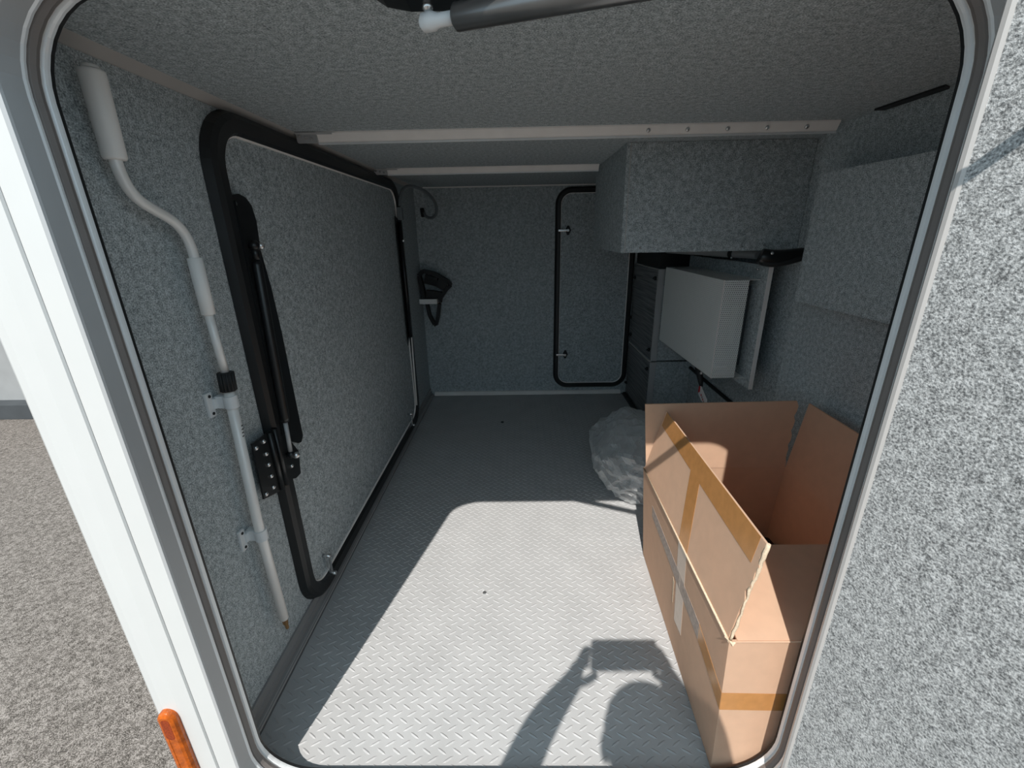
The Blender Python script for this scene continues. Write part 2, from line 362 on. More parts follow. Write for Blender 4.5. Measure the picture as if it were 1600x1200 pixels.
# ------------------------------------------------------------------ ribbed floor mat
fm = thing('floor_mat', (0.1, 1.5, -.004), 'grey rubber floor mat with raised diamond tread', 'floor mat')
MX0, MX1, MY0, MY1 = XL+.024, XR-.006, .5365, YB-.03
B().box((MX0, MY0, -.0045), (MX1, MY1, 0)).build('mat_sheet', 'mat', fm)
b = B(); px, py = .0312, .0292
def bump(b, cx, cy, ang, L=.0132, w=.0029, h=.0016):
    c, s = math.cos(ang), math.sin(ang); vs = []
    for (u, v, z) in ((-L, 0, 0), (-L*.45, -w, 0), (L*.45, -w, 0), (L, 0, 0), (L*.45, w, 0), (-L*.45, w, 0), (-L*.5, 0, h), (L*.5, 0, h)):
        vs.append((cx+u*c-v*s, cy+u*s+v*c, z-.0001))
    b.add(vs, [(0, 1, 6), (1, 2, 7, 6), (2, 3, 7), (3, 4, 7), (4, 5, 6, 7), (5, 0, 6)])
nx, ny = int((MX1-MX0)/px), int((MY1-MY0)/py)
for j in range(ny):
    for i in range(nx):
        x, y = MX0+.018+i*px, MY0+.013+j*py
        if x > .390 and y < 1.12: continue
        bump(b, x, y, R(-31))
        if x+px/2 < MX1-.014 and y+py/2 < MY1-.01: bump(b, x+px/2, y+py/2, R(31))
tb = b.build('tread_bumps', 'mat', fm, fix=False); tb['kind'] = 'stuff'
# small fittings in the mat
fs_ = thing('tie_down_screw', (-.11, .988, 0), 'small bright screw head poking through the sunlit mat', 'screw')
B().cyl((-.11, .988, 0), (-.11, .988, .003), .0055, 12).build('head', 'chrome', fs_)
B().prism([(-.1165, .989, .0005), (-.109, .9925, .0005), (-.111, .996, .0045), (-.117, .994, .0045)], (0, .0004, .0008)).build('torn_flap', 'mat', fs_)
tag(B().cyl((-.097, 2.197, 0), (-.097, 2.197, .004), .009, 14, bev=.002).build('mat_screw', 'black_matte'), 'tiny dark screw in the shaded far part of the mat', 'screw')

# ------------------------------------------------------------------ hatch in the left wall (door_1)
d1 = thing('door_1', (XL, 1.56, .02), 'large felt lined hatch with black rubber surround beside the crank', 'hatch', kind='structure')
HR = (.925, 2.200, .066, 1.198, .075)
panel(HR, XL+.001, XL+.006, lx).build('felt_panel', 'carpet', d1)
band(HR, [(0, XL), (0, XL+.014), (.006, XL+.022), (.030, XL+.024), (.040, XL+.018), (.046, XL+.001)], lx).build('rubber_surround', 'rubber', d1)
band(HR, [(-.003, XL+.004), (-.003, XL+.0105), (.0015, XL+.0135), (.0015, XL+.004)], lx).build('bright_bead', 'alu', d1)
# scissor bracket with gas spring at the near edge
X0 = -.573
mp_ = [(.921, 1.081), (.952, 1.086), (.975, 1.080), (.990, 1.066), (.997, 1.035), (.990, .975), (1.003, .890), (1.009, .783), (1.010, .636), (1.012, .509), (.999, .496), (.985, .500), (.940, .530), (.906, .560), (.909, .806), (.918, .978)]
sb = B().prism([(X0, y, z) for y, z in mp_], (.004, 0, 0)).prism([(X0, .918, 1.07), (X0, .9205, 1.07), (X0, .9125, .56), (X0, .910, .56)], (.014, 0, 0)).build('spring_plate', 'black', d1)
for y, z in ((.930, 1.066), (.922, .959), (.917, .85), (.917, .741), (.916, .632)):
    B().cyl((X0+.003, y, z), (X0+.0075, y, z), .0042 if z > 1 else .0028, 10).build('screw', 'chrome', sb)
for k in range(5):
    z = .905-.0155*k; B().box((X0+.0035, .967-.001*k, z), (X0+.0046, .970-.001*k, z-.009)).build('printed_mark', 'alu_dark', sb)
gs = B().tube([(-.552, .938, .955), (-.552, .936, .945), (-.552, .919, .600), (-.552, .918, .590)], [.0085, .0105, .0105, .0085]).build('gas_spring', 'black', d1)
B().cyl((-.552, .918, .592), (-.552, .914, .512), .005).build('piston_rod', 'alu_dark', gs)
B().sphere((-.552, .940, .985), .011).cyl((-.552, .940, .985), (-.552, .938, .952), .008).build('upper_socket', 'black', gs)
B().sphere((-.545, .952, .984), .008).cyl((X0, .950, .984), (-.545, .952, .984), .0045).build('upper_ball_stud', 'chrome', gs)
B().sphere((-.552, .914, .506), .010).build('lower_socket', 'black', gs)
B().sphere((-.541, .916, .503), .0085).cyl((-.568, .914, .503), (-.541, .916, .503), .0045).build('lower_ball_stud', 'chrome', gs)
pl = [(.803, .592), (.868, .590), (.891, .588), (.927, .568), (.940, .530), (.966, .487), (.955, .429), (.930, .430), (.872, .461), (.860, .440), (.798, .459)]
hp = B().prism([(-.562, y, z) for y, z in pl], (-.004, 0, 0)).build('hinge_plate', 'black', d1)
for y in (.862, .882): B().cyl((-.559, y, .590), (-.559, y+.002, .442), .006, 10).build('knuckle', 'black', hp)
for y, z in ((.81, .578), (.839, .579), (.838, .549), (.838, .522), (.838, .493), (.836, .465), (.807, .466), (.922, .470)):
    B().tube([(-.563, y, z), (-.5595, y, z), (-.557, y, z)], [.0052, .0052, .002], 12).build('rivet', 'chrome', hp)
# far gas spring, seen edge on
fg = B().tube([(-.560, 2.178, 1.060), (-.560, 2.178, .500)], .010, 10).build('far_gas_spring', 'black', d1)
B().prism([(X0, 2.150, 1.085), (X0, 2.190, 1.075), (X0, 2.196, .50), (X0, 2.155, .46)], (.003, 0, 0)).build('far_spring_plate', 'black', fg)
B().cyl((-.556, 2.180, .50), (-.556, 2.150, .13), .004, 10).build('far_piston_rod', 'alu', fg)
B().sphere((-.548, 2.170, .975), .008).build('far_ball_stud', 'chrome', fg)
for y in (1.008, 2.045):
    lt = B().box((XL+.018, y-.005, .058), (XL+.026, y+.005, .125), .002).build('latch', 'chrome', d1)
    B().cyl((XL+.022, y, .060), (XL+.036, y, .060), .006, 12).cyl((XL+.006, y, .122), (XL+.030, y, .122), .006, 12).build('latch_pin', 'chrome', lt)

# ------------------------------------------------------------------ door in the far wall (door_2)
d2 = thing('door_2', (.45, YB, .05), 'narrow felt lined door with black rubber surround in far wall', 'door', kind='structure')
DR = (.252, .660, .075, 1.208, .060)
panel(DR, YB-.001, YB-.006, fx).build('felt_panel', 'carpet', d2)
band(DR, [(0, YB), (0, YB-.012), (.006, YB-.020), (.020, YB-.020), (.030, YB-.012), (.032, YB-.001)], fx).build('rubber_surround', 'rubber', d2)
band(DR, [(-.003, YB-.004), (-.003, YB-.010), (.002, YB-.013), (.002, YB-.004)], fx).build('bright_bead', 'alu', d2)
for z in (1.009, .267):
    bp = B().prism([(.278, YB-.006, z), (.290, YB-.006, z+.026), (.300, YB-.006, z+.026), (.312, YB-.006, z), (.300, YB-.006, z-.026), (.290, YB-.006, z-.026)], (0, -.006, 0)).build('latch_plate', 'black_matte', d2)
    B().box((.238, YB-.028, z-.006), (.300, YB-.022, z+.006), .002).build('latch_bar', 'chrome', bp)
    B().cyl((.292, YB-.010, z), (.292, YB-.034, z), .008, 12, bev=.002).build('latch_knob', 'chrome', bp)

# ------------------------------------------------------------------ ceiling rails
def rail(name, x0, x1, y, h, d, label, screws, sgn):
    t = thing(name, ((x0+x1)/2, y, ZC), label, 'rail', 'ceiling rails')
    r_ = B().prism([(x0, y, ZC), (x0, y, ZC-.003), (x0, y+.013, ZC-h), (x0, y+d+.006, ZC-h), (x0, y+d+.006, ZC)], (x1-x0, 0, 0)).build('rail_bar', 'alu', t)
    B().box((x0, y+.010, ZC-h-.0015), (x1, y+.016, ZC-h+.003), .001).build('lower_lip', 'alu_lip', t)
    for x in screws:
        B().tube([(x, y+.007, ZC-h*.45), (x, y+.003, ZC-h*.45-.002), (x, y+.001, ZC-h*.45-.003)], [.0055, .0055, .002], 12).build('screw', 'chrome', t)
    br = B().box((x0-.052, y+.002, ZC-h*.95), (x0+.002, y+d*.5, ZC-.001), .001).prism([(x0-.052, y-.006, ZC-.0015), (x0+.075, y+.001, ZC-.0015), (x0+.068, y+.004, ZC-.0075), (x0-.052, y+.002, ZC-.006)], (0, .003, 0)).build('end_bracket', 'alu_dark', t)
    for k in range(3):
        B().cyl((x0-.012-.015*k, y+.003, ZC-h*.62+.0035*k), (x0-.012-.015*k, y-.001, ZC-h*.62+.0035*k), .0036, 10).build('bracket_screw', 'chrome', br)
    return t
rail('ceiling_rail', -.512, .815, 1.242, .026, .018, 'long pale aluminium ceiling rail with screws, nearer of the two', [.337, .436, .537, .636, .735], 1)
rail('ceiling_rail', -.520, .330, 1.900, .024, .018, 'shorter pale aluminium ceiling rail nearer the far wall', [], 1)
tag(B().box((-.53, YB-.006, ZC-.006), (.45, YB, ZC), .001).build('trim_5', 'alu'), 'thin pale strip where ceiling meets far wall', 'ceiling trim', kind='structure')
tag(B().prism([(XL, YF+.06, ZC), (XL+.02, YF+.06, ZC), (XL+.004, YF+.06, ZC-.012), (XL, YF+.06, ZC-.012)], (0, 1.95, 0)).build('trim_6', 'strip'), 'grey corner strip where ceiling meets the crank wall', 'ceiling trim', kind='structure')

# ------------------------------------------------------------------ awning crank on the left wall
XC = -.553
ck = thing('awning_crank', (XC, .74, .13), 'pale grey awning crank clipped upright to the felt wall', 'crank')
rod = [(XC, .655, 1.125), (XC, .655, 1.100), (XC, .657, 1.086), (XC, .663, 1.069), (XC, .677, 1.054), (XC, .702, 1.042), (XC, .728, 1.031), (XC, .745, 1.018), (XC, .755, 1.000), (XC, .759, .978), (XC, .759, .950)]
def smooth_path(p, it=2):
    p = [Vector(q) for q in p]
    for _ in range(it):
        o = [p[0]]
        for a, c in zip(p[:-1], p[1:]): o += [a*.75+c*.25, a*.25+c*.75]
        p = o+[p[-1]]
    return p
B().tube(smooth_path(rod), .0078, 14).build('bent_rod', 'rod', ck)
g_ = B().tube([(XC, .658, 1.212), (XC, .658, 1.210), (XC, .6578, 1.207), (XC, .6555, 1.108), (XC, .6555, 1.105)], [.008, .0150, .0152, .0144, .0125], 18).build('hand_grip', 'grip', ck)
B().tube([(XC, .6582, 1.212), (XC, .6583, 1.216)], [.010, .009], 14).build('end_cap', 'grip', g_)
B().tube([(XC, .759, .970), (XC, .759, .969), (XC, .7585, .873), (XC, .7585, .872)], [.009, .0118, .0112, .009], 18).build('sleeve', 'grip', ck)
B().tube([(XC, .7585, .875), (XC, .763, .755)], .0072, 14).build('upper_rod', 'rod', ck)
kb = B()
for k in range(14):
    a = 2*math.pi*k/14; kb.cyl((XC+.0125*math.cos(a), .7635+.0125*math.sin(a), .762), (XC+.0125*math.cos(a), .761+.0125*math.sin(a), .727), .0022, 6)
kb.cyl((XC, .7635, .763), (XC, .761, .726), .0128, 18).build('clamp_collar', 'black_matte', ck)
tu = B().tube([(XC, .761, .728), (XC, .748, .437), (XC, .754, .165)], .0098, 16).build('lower_tube', 'rod', ck)
for k in range(4): B().box((XC+.0085, .757-.001*k, .655-.007*k), (XC+.0099, .762-.001*k, .653-.007*k)).build('printed_mark', 'black_matte', tu)
B().tube([(XC, .754, .166), (XC, .7545, .163), (XC, .755, .150), (XC, .756, .146), (XC, .757, .133), (XC, .757, .130)], [.0085, .0065, .006, .0042, .004, .002], 12).build('brass_tip', 'brass', ck)
for yc, zc, lab in ((.7595, .705, 'upper light grey clip holding the crank below its black collar'), (.749, .405, 'lower light grey clip holding the crank tube')):
    c = thing('wall_clip', (XL, yc, zc), lab, 'clip', 'crank clips')
    B().box((XL, yc-.018-.008, zc-.024), (XL+.006, yc-.018+.008, zc+.024), .002).box((XL, yc-.014, zc-.010), (XL+.010, yc+.016, zc+.010), .002).build('base_plate', 'clip', c)
    for dz in (-.017, .017): B().cyl((XL+.005, yc-.018, zc+dz), (XL+.0075, yc-.018, zc+dz), .003, 10).build('screw_hole', 'black_matte', c)
    arc = [(XC+.0125*math.cos(R(a)), yc+.0125*math.sin(R(a))) for a in range(-150, 151, 15)]; arc2 = [(XC+.0100*math.cos(R(a)), yc+.0100*math.sin(R(a))) for a in range(150, -151, -15)]
    outl = arc+arc2; n = len(outl); k = len(arc)
    vs = [(x, y, zc-.012) for x, y in outl]+[(x, y, zc+.012) for x, y in outl]; fs = []
    for i in range(k-1):
        j = n-1-i; fs += [(i, i+1, j-1, j), (n+i, n+j, n+j-1, n+i+1), (i, n+i, n+i+1, i+1), (j-1, n+j-1, n+j, j)]
    fs += [(0, n-1, 2*n-1, n), (k-1, n+k-1, n+k, k)]
    B().add(vs, fs).box((XL+.006, yc-.006, zc-.012), (XC-.010, yc+.006, zc+.012)).build('jaw', 'clip', c)

# ------------------------------------------------------------------ overhead felt box
ob = thing('overhead_locker', (.63, 1.73, .93), 'grey felt covered overhead box under the ceiling rail', 'locker')
B().box((.350, 1.472, .932), (XR2-.002, 1.484, ZC-.001)).build('front_panel', 'carpet', ob)
B().box((.338, 1.472, .932), (.3495, 2.01, ZC-.001)).build('side_panel', 'carpet', ob)
B().box((.350, 1.484, .935), (XR2-.002, 2.01, .947)).build('bottom_panel', 'carpet', ob)
B().box((.3488, 1.4708, .932), (.3508, 1.4722, ZC-.001)).build('edge_strip', 'strip', ob)
for x, z in ((.363, 1.127), (.363, .966), (.400, .947), (.565, .946), (.730, .945), (.80, .948), (.505, 1.024), (.45, .97)):
    B().cyl((x, 1.472, z), (x, 1.4695, z), .0032, 10).build('screw', 'chrome', ob)

# felt box on the right wall
wb = thing('wall_box', (.80, 1.06, .80), 'grey felt covered box mounted high on the right wall', 'box')
B().box((.778, .74, .806), (.790, 1.222, 1.130)).build('face_panel', 'carpet', wb)
B().box((.790, .74, 1.118), (XR, 1.222, 1.130)).build('top_panel', 'carpet', wb)
B().box((.790, .74, .806), (XR, 1.222, .818)).build('bottom_panel', 'carpet', wb)
B().box((.790, 1.210, .818), (XR, 1.222, 1.118)).build('end_panel', 'carpet', wb)
B().box((.790, .74, .818), (XR, .752, 1.118)).build('near_end_panel', 'carpet', wb)

# grey wood-grain cabinets
def cabinet(name, z0, z1, label, knobs):
    t = thing(name, (.80, 2.40, z0), label, 'cabinet', 'grey laminate cabinets')
    B().box((.702, 2.185, z0), (XR2-.002, YB-.006, z1)).build('body', 'carpet', t)
    dr_ = B().box((.694, 2.20, z0+.003), (.702, YB-.008, z1-.003), .001).build('door', 'laminate', t)
    B().box((.692, 2.176, z0), (.722, 2.186, z1), .001).build('corner_profile', 'alu_dark', t)
    B().box((.692, 2.205, z1-.0035), (.702, YB-.010, z1-.001)).build('edge_strip', 'alu', t)
    for y, z in knobs:
        B().cyl((.694, y, z), (.684, y, z), .010, 12, bev=.002).cyl((.684, y, z), (.678, y, z), .005, 10).build('knob', 'black_matte', dr_)
    return t
cabinet('storage_cabinet', .352, .820, 'upper grey wood grain cabinet beside the perforated cover', [(2.215, .773), (2.215, .403), (2.60, .74), (2.60, .40), (2.625, .50)])
cabinet('storage_cabinet', .002, .344, 'lower grey wood grain cabinet standing on the floor', [(2.215, .298), (2.62, .08)])
tag(B().box((.72, 2.20, .3435), (XR2-.003, YB-.012, .3525)).build('cabinet_spacer', 'black_matte'), 'dark spacer in the gap between the two grey cabinets', 'spacer')
tag(B().prism([(.70, 2.195, .823), (.70, YB-.03, .823), (XR2-.004, YB-.03, .823), (XR2-.004, 2.195, .823)], (0, 0, .10)).build('dark_void_block', 'black_matte'), 'black block standing in for the shaded void above the upper grey cabinet', 'case')  # shade of the empty recess above the cabinet, put in as a black block

# ------------------------------------------------------------------ perforated heater cover and its board
hb = tag(B().box((.827, 1.466, .452), (.840, 2.15, .884)).build('mounting_board', 'carpet'), 'felt faced upright board behind the perforated cover', 'board')
B().box((.8265, 1.4645, .452), (.8405, 1.4665, .884)).build('edge_band', 'alu', hb)
for z in (.50, .84): B().box((.840, 1.66, z-.02), (XR2, 1.72, z+.02)).build('batten', 'trim_grey', hb)
B().box((.840, 2.06, .46), (XR2, 2.12, .86)).build('batten', 'trim_grey', hb)
for y, z in ((1.53, .868), (1.70, .862)): B().cyl((.827, y, z), (.821, y, z), .004, 10).build('screw', 'chrome', hb)
pc = thing('heater_cover', (.76, 1.8, .484), 'perforated grey metal cover box on the felt board', 'cover')
def sheet(name, a, b_, c, d, parent, thick):
    """perforated sheet a-b-c-d with a UV in metres"""
    P = [Vector(q) for q in (a, b_, c, d)]; e = Vector(thick)
    o0 = WLOC[parent.name]; me = bpy.data.meshes.new(name)
    vs = P+[p+e for p in P]; me.from_pydata([(v-o0)[:] for v in vs], [], [(0, 1, 2, 3), (7, 6, 5, 4), (0, 4, 5, 1), (1, 5, 6, 2), (2, 6, 7, 3), (3, 7, 4, 0)])
    ul = me.uv_layers.new(name='UVMap'); U = (P[1]-P[0]); V = (P[3]-P[0]); lu, lv = U.length, V.length; U.normalize(); V.normalize()
    for lp in me.loops:
        w = vs[lp.vertex_index]-P[0]; ul.data[lp.index].uv = (w.dot(U), w.dot(V))
    me.materials.append(M['perf']); o = bpy.data.objects.new(name, me); COL.objects.link(o); o.parent = parent; WLOC[o.name] = o0
    return o
sheet('side_sheet', (.702, 1.500, .484), (.702, 2.105, .484), (.702, 2.105, .836), (.702, 1.500, .836), pc, (.0012, 0, 0))
sheet('front_sheet', (.702, 1.500, .484), (.787, 1.500, .484), (.787, 1.500, .836), (.702, 1.500, .836), pc, (0, .0012, 0))
sheet('top_sheet', (.702, 1.500, .836), (.826, 1.500, .836), (.826, 2.105, .836), (.702, 2.105, .836), pc, (0, 0, -.0012))
sheet('bottom_sheet', (.702, 1.500, .484), (.826, 1.500, .484), (.826, 2.105, .484), (.702, 2.105, .484), pc, (0, 0, .0012))
sheet('back_sheet', (.702, 2.105, .484), (.826, 2.105, .484), (.826, 2.105, .836), (.702, 2.105, .836), pc, (0, -.0012, 0))
B().box((.7012, 1.4992, .484), (.7045, 1.5025, .836)).build('corner_edge', 'alu', pc)
hu = thing('heater_unit', (.775, 1.82, .50), 'dark grey heater casing seen through the perforated cover', 'heater')
B().box((.735, 1.55, .515), (.826, 2.06, .81), .012).build('casing', 'trim_grey', hu)
B().box((.765, 1.5405, .60), (.785, 1.55, .74), .002).build('rating_label', 'pipe', hu)

# pipes, bundle and cable near the heater
pp = thing('grey_pipe', (.80, 1.9, .905), 'short grey plastic pipe under the overhead box', 'pipe')
B().tube([(.70, 2.10, .913), (.80, 1.86, .910), (.885, 1.66, .907)], .015, 14).build('pipe_body', 'pipe', pp)
B().tube([(.838, 1.772, .9085), (.845, 1.755, .9085)], .0175, 16).build('clamp', 'black_matte', pp)
B().sphere((.835, 1.750, .894), .006).build('clamp_screw', 'chrome', pp)
bbm = B(); path = [(.77, 1.43, .918), (.80, 1.42, .908), (.84, 1.41, .912), (.90, 1.40, .925)]
sp_ = smooth_path(path); bbm.tube(sp_, [.018+.009*math.sin(math.pi*min(1, .15+i/len(sp_))) for i in range(len(sp_))], 14)
bb_ = thing('cable_bundle', (.83, 1.42, .89), 'black wrapped cable bundle beside the overhead box corner', 'cable bundle')
bbm.build('wrap', 'black', bb_)
B().tube(smooth_path([(.775, 1.415, .900), (.81, 1.402, .893), (.85, 1.392, .903), (.905, 1.385, .922)]), .010, 10).build('fold', 'black_matte', bb_)
B().sphere((.792, 1.404, .925), .006).build('strap_stud', 'chrome', bb_)
tag(B().tube(smooth_path([(.905, 2.18, .312), (.904, 2.0, .306), (.903, 1.8, .302), (.902, 1.55, .300)]), .008, 10).build('wall_cable', 'black_matte'), 'black cable running low along the felt wall under the heater cover', 'cable')
tg = thing('tagged_connector', (.755, 1.70, .34), 'black cable connector with red and white paper tag', 'connector')
B().tube([(.745, 1.735, .490), (.748, 1.715, .452), (.752, 1.690, .405), (.754, 1.683, .385)], [.010, .014, .010, .006], 12).build('plug_body', 'black_matte', tg)
B().sphere((.737, 1.66, .452), .007).build('screw', 'chrome', tg)
B().tube([(.722, 1.82, .478), (.735, 1.76, .470), (.746, 1.725, .458)], .005, 8).build('lead', 'black_matte', tg)
def lab(name, px_, m_, z):
    return B().prism(px_, (.0006, 0, 0)).build(name, m_, tg)
pt = B().prism([(.748, 1.690, .384), (.7485, 1.672, .392), (.755, 1.615, .353), (.755, 1.618, .330), (.752, 1.665, .332), (.748, 1.688, .352)], (.0008, 0, 0)).build('paper_tag', 'paper', tg)
B().prism([(.7474, 1.690, .386), (.7474, 1.676, .391), (.7474, 1.674, .366), (.7474, 1.690, .356)], (.0004, 0, 0)).build('red_band', 'red', pt)
for k in range(4): B().box((.7468, 1.661-.010*k, .362-.006*k), (.7476, 1.655-.010*k, .354-.006*k)).build('printed_mark', 'grey_ink' if k % 2 else 'red', pt)

# ------------------------------------------------------------------ hose and hanging strap at the far left
hs = thing('corrugated_hose', (-.52, 2.35, 1.1), 'thin grey hose looping from the hatch to the far wall', 'hose')
hp_ = [(-.555, 2.195, 1.13), (-.552, 2.20, 1.17), (-.535, 2.22, 1.215), (-.50, 2.28, 1.225), (-.455, 2.40, 1.205), (-.435, 2.50, 1.16), (-.44, 2.54, 1.11), (-.475, 2.58, 1.085), (-.52, 2.62, 1.095), (-.535, 2.645, 1.13)]
B().tube(smooth_path(hp_, 3), .0075, 10).build('hose_run', 'hose', hs)
B().box((-.567, 2.180, 1.068), (-.545, 2.212, 1.125), .003).build('end_fitting', 'hose', hs)
B().cyl((-.54, 2.648, 1.10), (-.54, 2.63, 1.14), .012, 12).build('wall_grommet', 'black_matte', hs)
st = thing('hanging_strap', (-.50, 2.58, .47), 'black looped webbing strap hung in a pale band on far wall', 'strap')
def ribbon(path, w, th, name, m_, parent):
    b = B(); P = [Vector(p) for p in path]
    for a, c in zip(P[:-1], P[1:]):
        d = (c-a).normalized(); nrm = Vector((0, 1, 0)); s_ = d.cross(nrm).normalized()*th/2
        b.prism([a+s_, a-s_, c-s_, c+s_], (0, w, 0))
    return b.build(name, m_, parent)
ribbon([(-.578, 2.56, .775), (-.555, 2.56, .80), (-.49, 2.56, .785), (-.405, 2.56, .735), (-.398, 2.56, .715), (-.425, 2.56, .690), (-.470, 2.56, .630)], .045, .020, 'upper_loop', 'black_matte', st)
ribbon([(-.578, 2.56, .775), (-.565, 2.56, .70), (-.555, 2.56, .62)], .045, .022, 'side_band', 'black_matte', st)
ribbon([(-.548, 2.57, .755), (-.475, 2.57, .735), (-.425, 2.57, .705)], .040, .050, 'rolled_end', 'black', st)
ribbon([(-.545, 2.57, .66), (-.50, 2.57, .655), (-.45, 2.57, .645)], .030, .060, 'folded_layers', 'black_matte', st)
ribbon([(-.548, 2.565, .63), (-.535, 2.565, .54), (-.510, 2.565, .485), (-.500, 2.565, .482), (-.485, 2.565, .53), (-.470, 2.565, .61)], .035, .018, 'lower_loop', 'black_matte', st)
B().box((-.583, 2.548, .612), (-.475, 2.556, .640), .001).box((-.481, 2.548, .612), (-.475, 2.612, .640), .001).build('retaining_band', 'white_band', st)

# ------------------------------------------------------------------ cardboard box
cb = thing('cardboard_box', (.60, .88, .001), 'large open brown cardboard box with raised flaps and tape', 'box')
T = .0042; Z0 = .0022; H = .337
NL, FL, FR, NR = Vector((.352, .5480, 0)), Vector((.366, 1.125, 0)), Vector((.779, 1.117, 0)), Vector((.765, .5470, 0))
NLb, FLb, FRb, NRb = Vector((.366, .5490, Z0)), Vector((.398, 1.145, Z0)), Vector((.778, 1.135, Z0)), Vector((.764, .5485, Z0))
zt = Vector((0, 0, H))
def wallp(name, a, c, ct, at, inward, m_='kraft'):
    return B().prism([a, c, ct, at], Vector(inward)*T).build(name, m_, cb)
tx, ty = Vector((T, 0, 0)), Vector((0, T, 0))

side_b = wallp('far_side', FLb+tx, FRb, FR+zt, FL+zt+tx, (0, -1, 0))
side_r = wallp('right_side', NRb, FRb-ty, FR+zt-ty, NR+zt, (-1, 0, 0))
side_f = wallp('near_side', NLb+tx, NRb-tx, NR+zt-tx, NL+zt+tx, (0, 1, 0))
B().prism([NLb+tx+ty, FLb+tx-ty, FRb-tx-ty, NRb-tx+ty], (0, 0, .004)).build('bottom', 'kraft', cb)
up = lambda v, dx, dy, dz: Vector(v)+Vector((dx, dy, dz))
def flap(name, a, c, at_, ct_, inward, rough_edge=None):
    """cardboard flap hinged on a-c with free corners at_, ct_"""
    a, c, at_, ct_ = Vector(a), Vector(c), Vector(at_), Vector(ct_); e = Vector(inward)*T; N = 12; K = 14
    jit = [random.uniform(-.0035, .0035)+.003*math.sin(k*2.1) for k in range(K+1)]
    vs = []
    for side in (0, 1):
        for i in range(N+1):
            for k in range(K+1):
                p = a.lerp(c, i/N).lerp(at_.lerp(ct_, i/N), k/K)
                if rough_edge == 'near' and i == 0: p += (c-a).normalized()*jit[k]*(.3 if k < 6 else 1)
                if rough_edge == 'far' and i == N: p += (c-a).normalized()*jit[k]*.8
                vs.append(p+e*side)
    ix = lambda sd, i, k: sd*(N+1)*(K+1)+i*(K+1)+k; fs = []
    for i in range(N):
        for k in range(K):
            fs += [(ix(0, i, k), ix(0, i+1, k), ix(0, i+1, k+1), ix(0, i, k+1)), (ix(1, i, k), ix(1, i, k+1), ix(1, i+1, k+1), ix(1, i+1, k))]
    for i in range(N): fs += [(ix(0, i, 0), ix(1, i, 0), ix(1, i+1, 0), ix(0, i+1, 0)), (ix(0, i, K), ix(0, i+1, K), ix(1, i+1, K), ix(1, i, K))]
    for k in range(K): fs += [(ix(0, 0, k), ix(0, 0, k+1), ix(1, 0, k+1), ix(1, 0, k)), (ix(0, N, k), ix(1, N, k), ix(1, N, k+1), ix(0, N, k+1))]
    return B().add(vs, fs).build(name, 'kraft', cb)
side_l = flap('left_side', NLb, FLb, NL+zt, FL+zt, (1, 0, 0))
lf = flap('left_flap', up(NL, .001, .006, H+.001), up(FL, .001, -.006, H+.001), up(NL, .031, .006, H+.198), up(FL, .042, -.020, H+.188), (1, 0, -.2), 'near')
bf = flap('far_flap', up(FL, .006, -.001, H+.001), up(FR, -.006, -.001, H+.001), up(FL, -.012, .002, H+.202), up(FR, -.003, .006, H+.208), (0, -1, 0), 'far')
rf = flap('right_flap', up(NR, -.001, .006, H+.001), up(FR, -.001, -.006, H+.001), up(NR, .024, .012, H+.200), up(FR, .022, -.012, H+.206), (-1, 0, 0))
nf = flap('near_flap', up(NL, .014, .001, H+.002), up(NR, -.008, .001, H+.002), up(NL, .016, .204, H+.030), up(NR, -.008, .204, H+.030), (0, 0, -1))
# creases along the folds and the torn corner
B().tube([up(NL, -.0006, .004, H), up(FL, -.0006, -.004, H)], .0022, 6).build('fold_crease', 'kraft_edge', cb)
B().tube([up(NL, .004, -.0005, H), up(NR, -.004, -.0005, H)], .0016, 6).build('fold_crease', 'kraft', cb)
b = B()
for k in range(9):
    a = random.uniform(0, 6.28); p = Vector((.3525, .5475, H))
    b.prism([p, p+Vector((.006*math.cos(a), .006*math.sin(a), random.uniform(-.006, .006))), p+Vector((.009*math.cos(a+.5), .009*math.sin(a+.5), random.uniform(-.006, .008)))], (.0006, .0006, .001))
b.build('torn_corner', 'kraft_edge', cb)
# torn white edge along the near end of the left flap
b = B(); p0, p1 = up(NL, .002, .005, H+.001), up(NL, .031, .006, H+.198)
pr = []
for k in range(25):
    f_ = k/24; p = p0.lerp(p1, f_); pr.append((p+Vector((.002+random.uniform(-.0015, .0015), -.0015+random.uniform(-.0015, .001), 0)), .0018+.0025*max(0, f_-.45)+random.uniform(0, .0012)))
b.tube([p for p, r_ in pr], [r_ for p, r_ in pr], 7).build('torn_edge', 'kraft_edge', lf)
